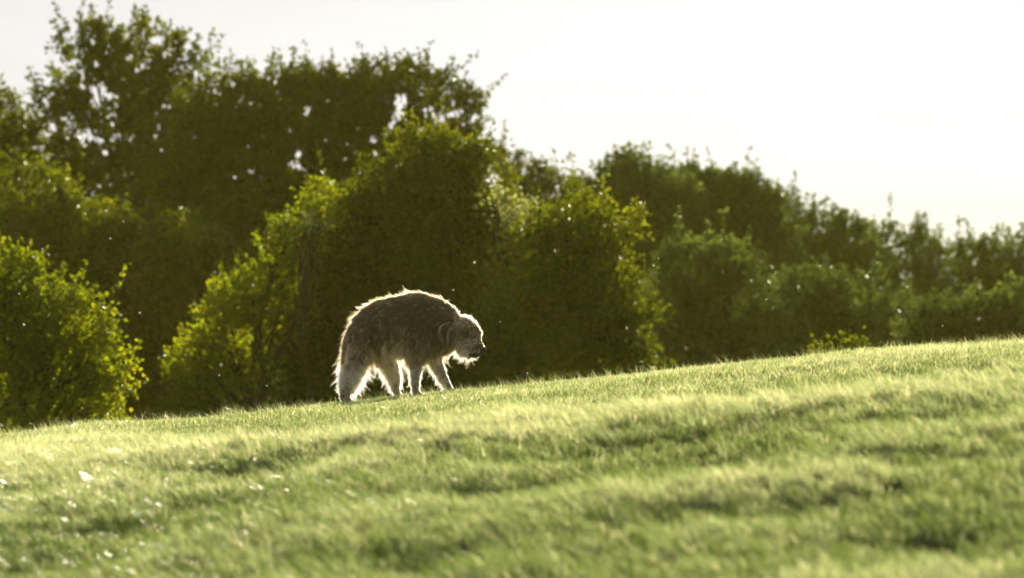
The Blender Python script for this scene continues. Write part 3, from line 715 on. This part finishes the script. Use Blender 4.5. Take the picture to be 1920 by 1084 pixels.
def fur_field(P, Nn):
    """combing direction, length (m) and lift for hairs rooted at P"""
    u, v = uv_of(P)
    n = len(P)
    dirv = np.tile(np.array((-0.55, 0.0, -0.75)), (n, 1))
    ln = np.full(n, 0.040); lift = np.full(n, 0.35)
    top = (v < 330) & (u < 1060)
    ln[top] = 0.036; lift[top] = 0.34
    dirv[top] = (-0.9, 0, -0.25)
    wither = (v < 220) & (u > 500) & (u < 980)
    ln[wither] = 0.038; lift[wither] = 0.36; dirv[wither] = (-0.9, 0, 0.0)
    belly = (v > 480) & (v < 640) & (u > 380) & (u < 1000)
    ln[belly] = 0.062; dirv[belly] = (-0.2, 0, -1.0); lift[belly] = 0.2
    legs = (v > 620)
    ln[legs] = 0.042; dirv[legs] = (-0.28, 0, -1.0); lift[legs] = 0.30
    front = (v > 660) & (u > 690)
    ln[front] = 0.020
    low = v > 800
    ln[low] = 0.020; lift[low] = 0.25
    paw = v > 885
    ln[paw] = 0.014; dirv[paw] = (0.3, 0, -0.8)
    rump = (u < 330) & (v > 330) & (v < 800)
    ln[rump] = 0.034; dirv[rump] = (-0.2, 0, -1.0); lift[rump] = 0.30
    # long feathering on the back edges of the legs
    feather = (v > 600) & (v < 860) & (Nn[:, 0] < -0.25)
    ln[feather] += 0.008; lift[feather] += 0.10
    thigh = (v > 560) & (v < 860) & (u < 480) & (Nn[:, 0] > 0.2)
    ln[thigh] = 0.060; dirv[thigh] = (0.35, 0, -1.0); lift[thigh] = 0.3
    head = (u > 1040) & (v < 660)
    ln[head] = 0.024; dirv[head] = (-0.7, 0, -0.35); lift[head] = 0.35
    face = (u > 1095) & (v > 350) & (v < 560) & (np.abs(Nn[:, 1]) > 0.35)
    ln[face] = 0.019; lift[face] = 0.25
    crownh = (u > 1060) & (v < 380)
    lift[crownh] = 0.7; ln[crownh] = 0.028; dirv[crownh] = (-0.5, 0, -0.1)
    prof = (u > 1150) & (v > 320) & (v < 545) & (np.abs(Nn[:, 1]) < 0.5) & (Nn[:, 0] > 0)
    muz = (u > 1165) & (v > 440)
    ln[muz] = 0.013; lift[muz] = 0.4
    ln[prof] = 0.020; lift[prof] = 0.8; dirv[prof] = (-0.2, 0, 0.3)
    beard = (u > 1010) & (v > 545) & (Nn[:, 2] < -0.1)
    ln[beard] = 0.044; dirv[beard] = (-0.55, 0, -0.9); lift[beard] = 0.15
    beard2 = beard & (u > 1180)
    ln[beard2] = 0.020
    nosetip = (u > 1258)
    ln[nosetip] = 0.004
    neckb = (u > 930) & (u < 1040) & (v > 480) & (v < 680)
    ln[neckb] = 0.046; dirv[neckb] = (-0.35, 0, -1.0)
    return u, v, dirv, ln, lift

g = np.random.default_rng(5)
NC = 5400
cP, cN = sample(NC, g)
NH = 170000
hP, hN = sample(NH, g)
# nearest clump for each hair
near = np.empty(NH, int)
c2 = (cP ** 2).sum(1)
for s in range(0, NH, 4000):
    q = hP[s:s + 4000]
    near[s:s + 4000] = np.argmin(c2[None] - 2 * q @ cP.T, 1)
cu, cv, cD, cL, cLift = fur_field(cP, cN)
cD = unit(cD) + 0.42 * g.standard_normal((NC, 3)) * np.array((1, 0.7, 0.8))
stray = g.random(NC) < 0.13
stray &= ~((cu > 1000) | (cv > 600))
cL = cL * (0.40 + 1.05 * g.random(NC)) * np.where(stray, 1.45, 1.0)
cLift = cLift * (0.6 + 0.8 * g.random(NC)) * np.where(stray, 2.2, 1.0)
u, v, D, Ln, Lift = fur_field(hP, hN)
own = unit(D) + 0.28 * g.standard_normal((NH, 3))
Dd = 0.8 * cD[near] + 0.2 * own
Dt = unit(Dd - (Dd * hN).sum(1, keepdims=True) * hN * 0.85)
wisp = g.random(NH) < 0.16
Lh = (0.35 * Ln + 0.65 * cL[near]) * np.where(wisp, 1.0 + 0.8 * g.random(NH) ** 1.5, 0.48 + 0.4 * g.random(NH))
Lf = (0.3 * Lift + 0.7 * cLift[near]) * np.where(wisp, 1.1, 0.55)
Lf = np.maximum(Lf, 0.2)
Lh = np.where(v < 500, np.minimum(Lh, 0.058), Lh)
# no coat on the eye and nose patches
KP = 7
wave = rand_unit(g, NC)[near] * 0.8 + 0.2 * rand_unit(g, NH)
wph = (g.random(NC) * 6.28)[near] + 0.6 * g.standard_normal(NH)
pts_ = np.empty((NH, KP, 3))
tt = np.linspace(0, 1, KP)
curl = 0.34 * g.standard_normal((NH, 3))
tipc = cP[near] + (unit(cD[near]) * 0.8 + cN[near] * cLift[near][:, None]) * cL[near][:, None] * 0.8
for i, t in enumerate(tt):
    grow = hN * (Lf * (t - 0.35 * t * t))[:, None] + Dt * (t ** 1.15)[..., None] if False else hN * (Lf * (t - 0.35 * t * t))[:, None] + Dt * t ** 1.15
    p = hP - hN * 0.001 + wave * (Lh * 0.13 * t * math.sin(1.0))[:, None] * np.sin(6.5 * t + wph)[:, None] + grow * Lh[:, None] + curl * (Lh * t * t)[:, None] + np.array((0, 0, -0.22)) * (Lh * t * t)[:, None]
    cl = 0.36 * t ** 1.3
    pts_[:, i] = p * (1 - cl) + (tipc * t + hP * (1 - t)) * cl
keep = ~((u > 1254) & (v > 530) & (v < 590))
eye_uv = ((u - 1150) ** 2 + (v - 430) ** 2 < 25 ** 2)
keep &= ~eye_uv
pts_ = pts_[keep]; ku = u[keep]; kv = v[keep]; knear = near[keep]; kN = hN[keep]
nk = len(pts_)
fur_d = bpy.data.hair_curves.new('fur')
fur_d.add_curves([KP] * nk)
fur_d.points.foreach_set('position', pts_.astype(np.float32).ravel())
rad = np.tile(np.array([0.00078, 0.00075, 0.0007, 0.00062, 0.0005, 0.00034, 0.0001]), (nk, 1)) * (0.7 + 0.6 * g.random(nk))[:, None]
ra = fur_d.attributes.get('radius') or fur_d.attributes.new('radius', 'FLOAT', 'POINT')
ra.data.foreach_set('value', rad.astype(np.float32).ravel())
# coat colour: dark saddle and shoulders, paler legs, cheek and belly
pale = 0.04 + 0.66 * np.clip((kv - 440) / 280, 0, 1) + 0.10 * np.clip((300 - kv) / 200, 0, 1) * (ku > 850)
pale += 0.18 * np.exp(-((ku - 600) / 130) ** 2 - ((kv - 520) / 130) ** 2)
pale += 0.40 * np.clip((ku - 1020) / 60, 0, 1) * (kv < 700) + 0.2 * np.clip((kv - 640) / 80, 0, 1) + 0.34 * np.exp(-((ku - 1150) / 60) ** 2 - ((kv - 520) / 55) ** 2) + 0.12 * np.exp(-((ku - 1170) / 60) ** 2 - ((kv - 390) / 60) ** 2)
pale -= 0.20 * np.exp(-((ku - 840) / 150) ** 2 - ((kv - 330) / 150) ** 2)
pale -= 0.9 * np.exp(-((ku - 1148) / 36) ** 2 - ((kv - 428) / 26) ** 2) + 0.45 * np.exp(-((ku - 1000) / 34) ** 2 - ((kv - 390) / 60) ** 2)
pale -= 0.9 * np.exp(-((ku - 1210) / 48) ** 2 - ((kv - 592 - (ku - 1215) * 0.0) / 11) ** 2)
pale += 0.35 * np.exp(-((ku - 1180) / 70) ** 2 - ((kv - 510 + (ku - 1180) * 0.5) / 22) ** 2)
pale += 0.3 * np.exp(-((ku - 640) / 40) ** 2 - ((kv - 500) / 90) ** 2)
pale -= 0.7 * np.exp(-((ku - 1245) / 30) ** 2 - ((kv - 530) / 20) ** 2)
cv_ = g.standard_normal(NC) * 0.20
pale = np.clip(pale + cv_[knear] + 0.17 * g.standard_normal(nk), 0, 1)
ta = fur_d.attributes.new('tone', 'FLOAT', 'CURVE'); ta.data.foreach_set('value', pale.astype(np.float32))

def fur_mat():
    m, t, out = new_mat('shaggy_fur')
    a = t.nodes.new('ShaderNodeAttribute'); a.attribute_name = 'tone'
    r = ramp(t, [(0, (0.03, 0.020, 0.009)), (0.25, (0.11, 0.072, 0.030)), (0.5, (0.36, 0.255, 0.135)), (1, (0.80, 0.66, 0.42))])
    t.links.new(a.outputs['Fac'], r.inputs[0])
    h = t.nodes.new('ShaderNodeBsdfHairPrincipled'); h.model = 'CHIANG'; h.parametrization = 'COLOR'
    h.inputs['Roughness'].default_value = 0.42; h.inputs['Radial Roughness'].default_value = 0.6
    t.links.new(r.outputs[0], h.inputs['Color'])
    t.links.new(h.outputs[0], out.inputs['Surface'])
    return m
M_fur = fur_mat()
fur_d.materials.append(M_fur)
fur = bpy.data.objects.new('fur', fur_d); COL.objects.link(fur); fur.parent = dog

def strands(name, roots, dirs, lens, mat, parent, tone, rad=0.0006, curl=0.25, gg=g):
    n = len(roots); tt = np.linspace(0, 1, 5)
    cu_ = curl * gg.standard_normal((n, 3))
    P = np.stack([roots + dirs * (lens * t)[:, None] + cu_ * (lens * t * t)[:, None] + np.array((0, 0, -0.4)) * (lens * t * t)[:, None] for t in tt], 1)
    d = bpy.data.hair_curves.new(name); d.add_curves([5] * n)
    d.points.foreach_set('position', P.astype(np.float32).ravel())
    q = d.attributes.get('radius') or d.attributes.new('radius', 'FLOAT', 'POINT')
    q.data.foreach_set('value', np.tile(np.array([1, 1, .85, .6, .15]) * rad, (n, 1)).astype(np.float32).ravel())
    q = d.attributes.new('tone', 'FLOAT', 'CURVE'); q.data.foreach_set('value', tone.astype(np.float32))
    d.materials.append(mat)
    o = bpy.data.objects.new(name, d); COL.objects.link(o); o.parent = parent
    return o

# ears: folded flaps hanging at the side of the head
M_earskin = simple_mat('ear_skin', (0.04, 0.027, 0.016), (0.07, 0.05, 0.03), 60, 0.9, 0.3)
M_black = simple_mat('wet_black', (0.008, 0.007, 0.006), (0.015, 0.013, 0.011), 90, 0.3, 0.15)
for sgn in (-1, 1):
    keys = [(1050, 335, 22), (1012, 342, 33), (980, 372, 38), (972, 415, 34), (984, 458, 20), (992, 482, 7)]
    vs, fs = [], []
    nk_, ns_ = len(keys), 10
    for i, (uu, vv, rr) in enumerate(keys):
        a0 = keys[max(i - 1, 0)]; a1 = keys[min(i + 1, nk_ - 1)]
        tx, tz = a1[0] - a0[0], a1[1] - a0[1]; l = math.hypot(tx, tz); nxv, nzv = -tz / l, tx / l
        for k_ in range(ns_):
            an = 2 * math.pi * k_ / ns_
            vs.append(dz(uu + nxv * rr * math.cos(an), vv + nzv * rr * math.cos(an), sgn * (0.108 + 0.012 * math.sin(i / 5 * math.pi)) + 0.006 * math.sin(an)) - dorg)
    for i in range(nk_ - 1):
        for k_ in range(ns_):
            fs += [(i * ns_ + k_, i * ns_ + (k_ + 1) % ns_, (i + 1) * ns_ + (k_ + 1) % ns_, (i + 1) * ns_ + k_)]
    ear = mesh_np('ear', np.array(vs), np.array(fs), M_earskin, dog, smooth=True)
    ss = ear.modifiers.new('sub', 'SUBSURF'); ss.levels = ss.render_levels = 2
    ne = 1500
    ii = g.random(ne) * (nk_ - 1.02); j = ii.astype(int); fr = (ii - j)[:, None]
    K = np.array(keys, float); k0 = K[j] * (1 - fr) + K[j + 1] * fr
    off = (g.random(ne) * 2 - 1)
    rt = np.array([dz(a[0] + o_ * a[2], a[1], sgn * 0.124) - dorg for a, o_ in zip(k0, off)])
    dr = np.stack([-0.35 + 0.35 * off + 0.2 * g.standard_normal(ne), sgn * 0.25 + 0.15 * g.standard_normal(ne), -0.8 + 0.2 * g.standard_normal(ne)], 1)
    strands('ear_hair', rt, unit(dr), 0.018 + 0.016 * g.random(ne), M_fur, ear, np.clip(0.04 + 0.8 * (np.abs(off) > .72) + 0.08 * g.standard_normal(ne), 0, 1))
    # eye: ball in a dark lid
    c = dz(1152, 430, sgn * 0.066) - dorg
    V = IV * 0.0145 + c
    eye = mesh_np('eye', V, IF, M_black, dog, smooth=True)
    # brow tuft over the eye
    nb_ = 260
    rt = np.stack([c[0] + 0.016 * (g.random(nb_) * 2 - 1), np.full(nb_, c[1]) - sgn * 0.002, c[2] + 0.012 + 0.005 * g.random(nb_)], 1)
    dr = np.stack([0.55 + 0.3 * g.standard_normal(nb_), np.full(nb_, sgn * 0.5), -0.25 + 0.3 * g.standard_normal(nb_)], 1)
    strands('brow', rt, unit(dr), 0.010 + 0.008 * g.random(nb_), M_fur, dog, np.clip(0.3 + 0.1 * g.standard_normal(nb_), 0, 1))
# nose: rounded leather pad with nostrils hinted by two lobes
nvs, nfs = [], []
for (uu, vv, r_, dep, sx) in ((1274, 553, 29, 0, 1.0), (1281, 559, 22, -.012, 1.0), (1281, 559, 22, .012, 1.0), (1270, 573, 17, 0, 1)):
    nfs.append(IF + len(IV) * len(nvs)); nvs.append(IV * np.array((r_ * ZK * sx, r_ * ZK * 1.0, r_ * ZK * 0.9)) + dz(uu, vv, dep) - dorg)
nraw = mesh_np('nose', np.concatenate(nvs), np.concatenate(nfs), M_black, dog, smooth=True)
rm = nraw.modifiers.new('r', 'REMESH'); rm.mode = 'VOXEL'; rm.voxel_size = 0.0022; rm.use_smooth_shade = True
# mouth: dark lip line along each side of the muzzle
for sgn in (-1, 1):
    path = [dz(uu, vv, sgn * d_) - dorg for uu, vv, d_ in ((1165, 592, .041), (1188, 602, .038), (1212, 606, .033), (1238, 599, .024), (1258, 588, .010))]
    vv_, ff_ = tube(path, [0.003, 0.008, 0.0095, 0.009, 0.006], 8)
    mesh_np('lip', vv_, ff_, M_black, dog, smooth=True)

# ------------------------------------------------------------------ seeds drifting in the low sun
mseed, ts, os_ = new_mat('seed_down')
dfs = ts.nodes.new('ShaderNodeBsdfDiffuse'); dfs.inputs[0].default_value = (0.8, 0.76, 0.66, 1)
trs = ts.nodes.new('ShaderNodeBsdfTranslucent'); trs.inputs[0].default_value = (0.8, 0.76, 0.66, 1)
mxs = ts.nodes.new('ShaderNodeMixShader'); ts.links.new(dfs.outputs[0], mxs.inputs[1]); ts.links.new(trs.outputs[0], mxs.inputs[2]); ts.links.new(mxs.outputs[0], os_.inputs[0])
def seed_mesh():
    vs, fs = [], []; nn_ = 0
    for k_ in range(46):
        d = unit(g.standard_normal(3)); q = unit(np.cross(d, (0.2, 0.5, 0.7)))
        l = 0.006 + 0.003 * random.random()
        vs += [q * 0.0006, -q * 0.0006, d * l - q * 0.0007, d * l + q * 0.0007]; fs.append((nn_, nn_ + 1, nn_ + 2, nn_ + 3)); nn_ += 4
    return np.array(vs), np.array(fs)
sv, sf = seed_mesh()
seed0 = mesh_np('airborne_seed', sv, sf, mseed)
for i, (px, py, Y, sc) in enumerate([(890, 492, 44, 1.5), (850, 544, 41, 1.1), (938, 603, 42, .8), (989, 700, 40, 1.0), (262, 587, 46, 1.3), (45, 608, 38, 1.2), (36, 551, 37, .8),
                                     (411, 704, 43, .9), (500, 723, 40, 1.0), (1235, 484, 45, .8), (1225, 498, 43, 1.0), (1437, 561, 42, .9), (1767, 611, 41, .9), (14, 635, 43, 1.0), (207, 447, 48, 1.1)]):
    o = seed0 if i == 0 else seed0.copy()
    if i: COL.objects.link(o)
    o.location = at(px, py, Y); o.scale = (sc, sc, sc); o.rotation_euler = (i, i * 2.1, i * .7)
    tag(o, 'tiny white fluffy seed drifting in the air before the dark bushes', 'seed', 'seeds drifting in the air')

# ------------------------------------------------------------------ haze
def haze(density):
    x0, x1, y0, y1 = -400, 400, -80, 640
    z0 = float(co_min) - 1.0; z1 = 8.5
    v = [(x, y, z) for z in (z0, z1) for y in (y0, y1) for x in (x0, x1)]
    f = [(0, 2, 3, 1), (4, 5, 7, 6), (0, 1, 5, 4), (2, 6, 7, 3), (0, 4, 6, 2), (1, 3, 7, 5)]
    m, t, out = new_mat('evening_haze')
    p = t.nodes.new('ShaderNodeVolumePrincipled')
    p.inputs['Color'].default_value = (0.95, 0.88, 0.18, 1)
    p.inputs['Density'].default_value = density
    p.inputs['Anisotropy'].default_value = 0.5
    t.links.new(p.outputs[0], out.inputs['Volume'])
    o = mesh_np('haze', v, np.array(f), m)
    tag(o, 'thin warm evening haze over the hill and wood', 'haze', kind='stuff')
co_min = co[:, 2].min()
HAZE = 0.00011
if HAZE > 0: haze(HAZE)
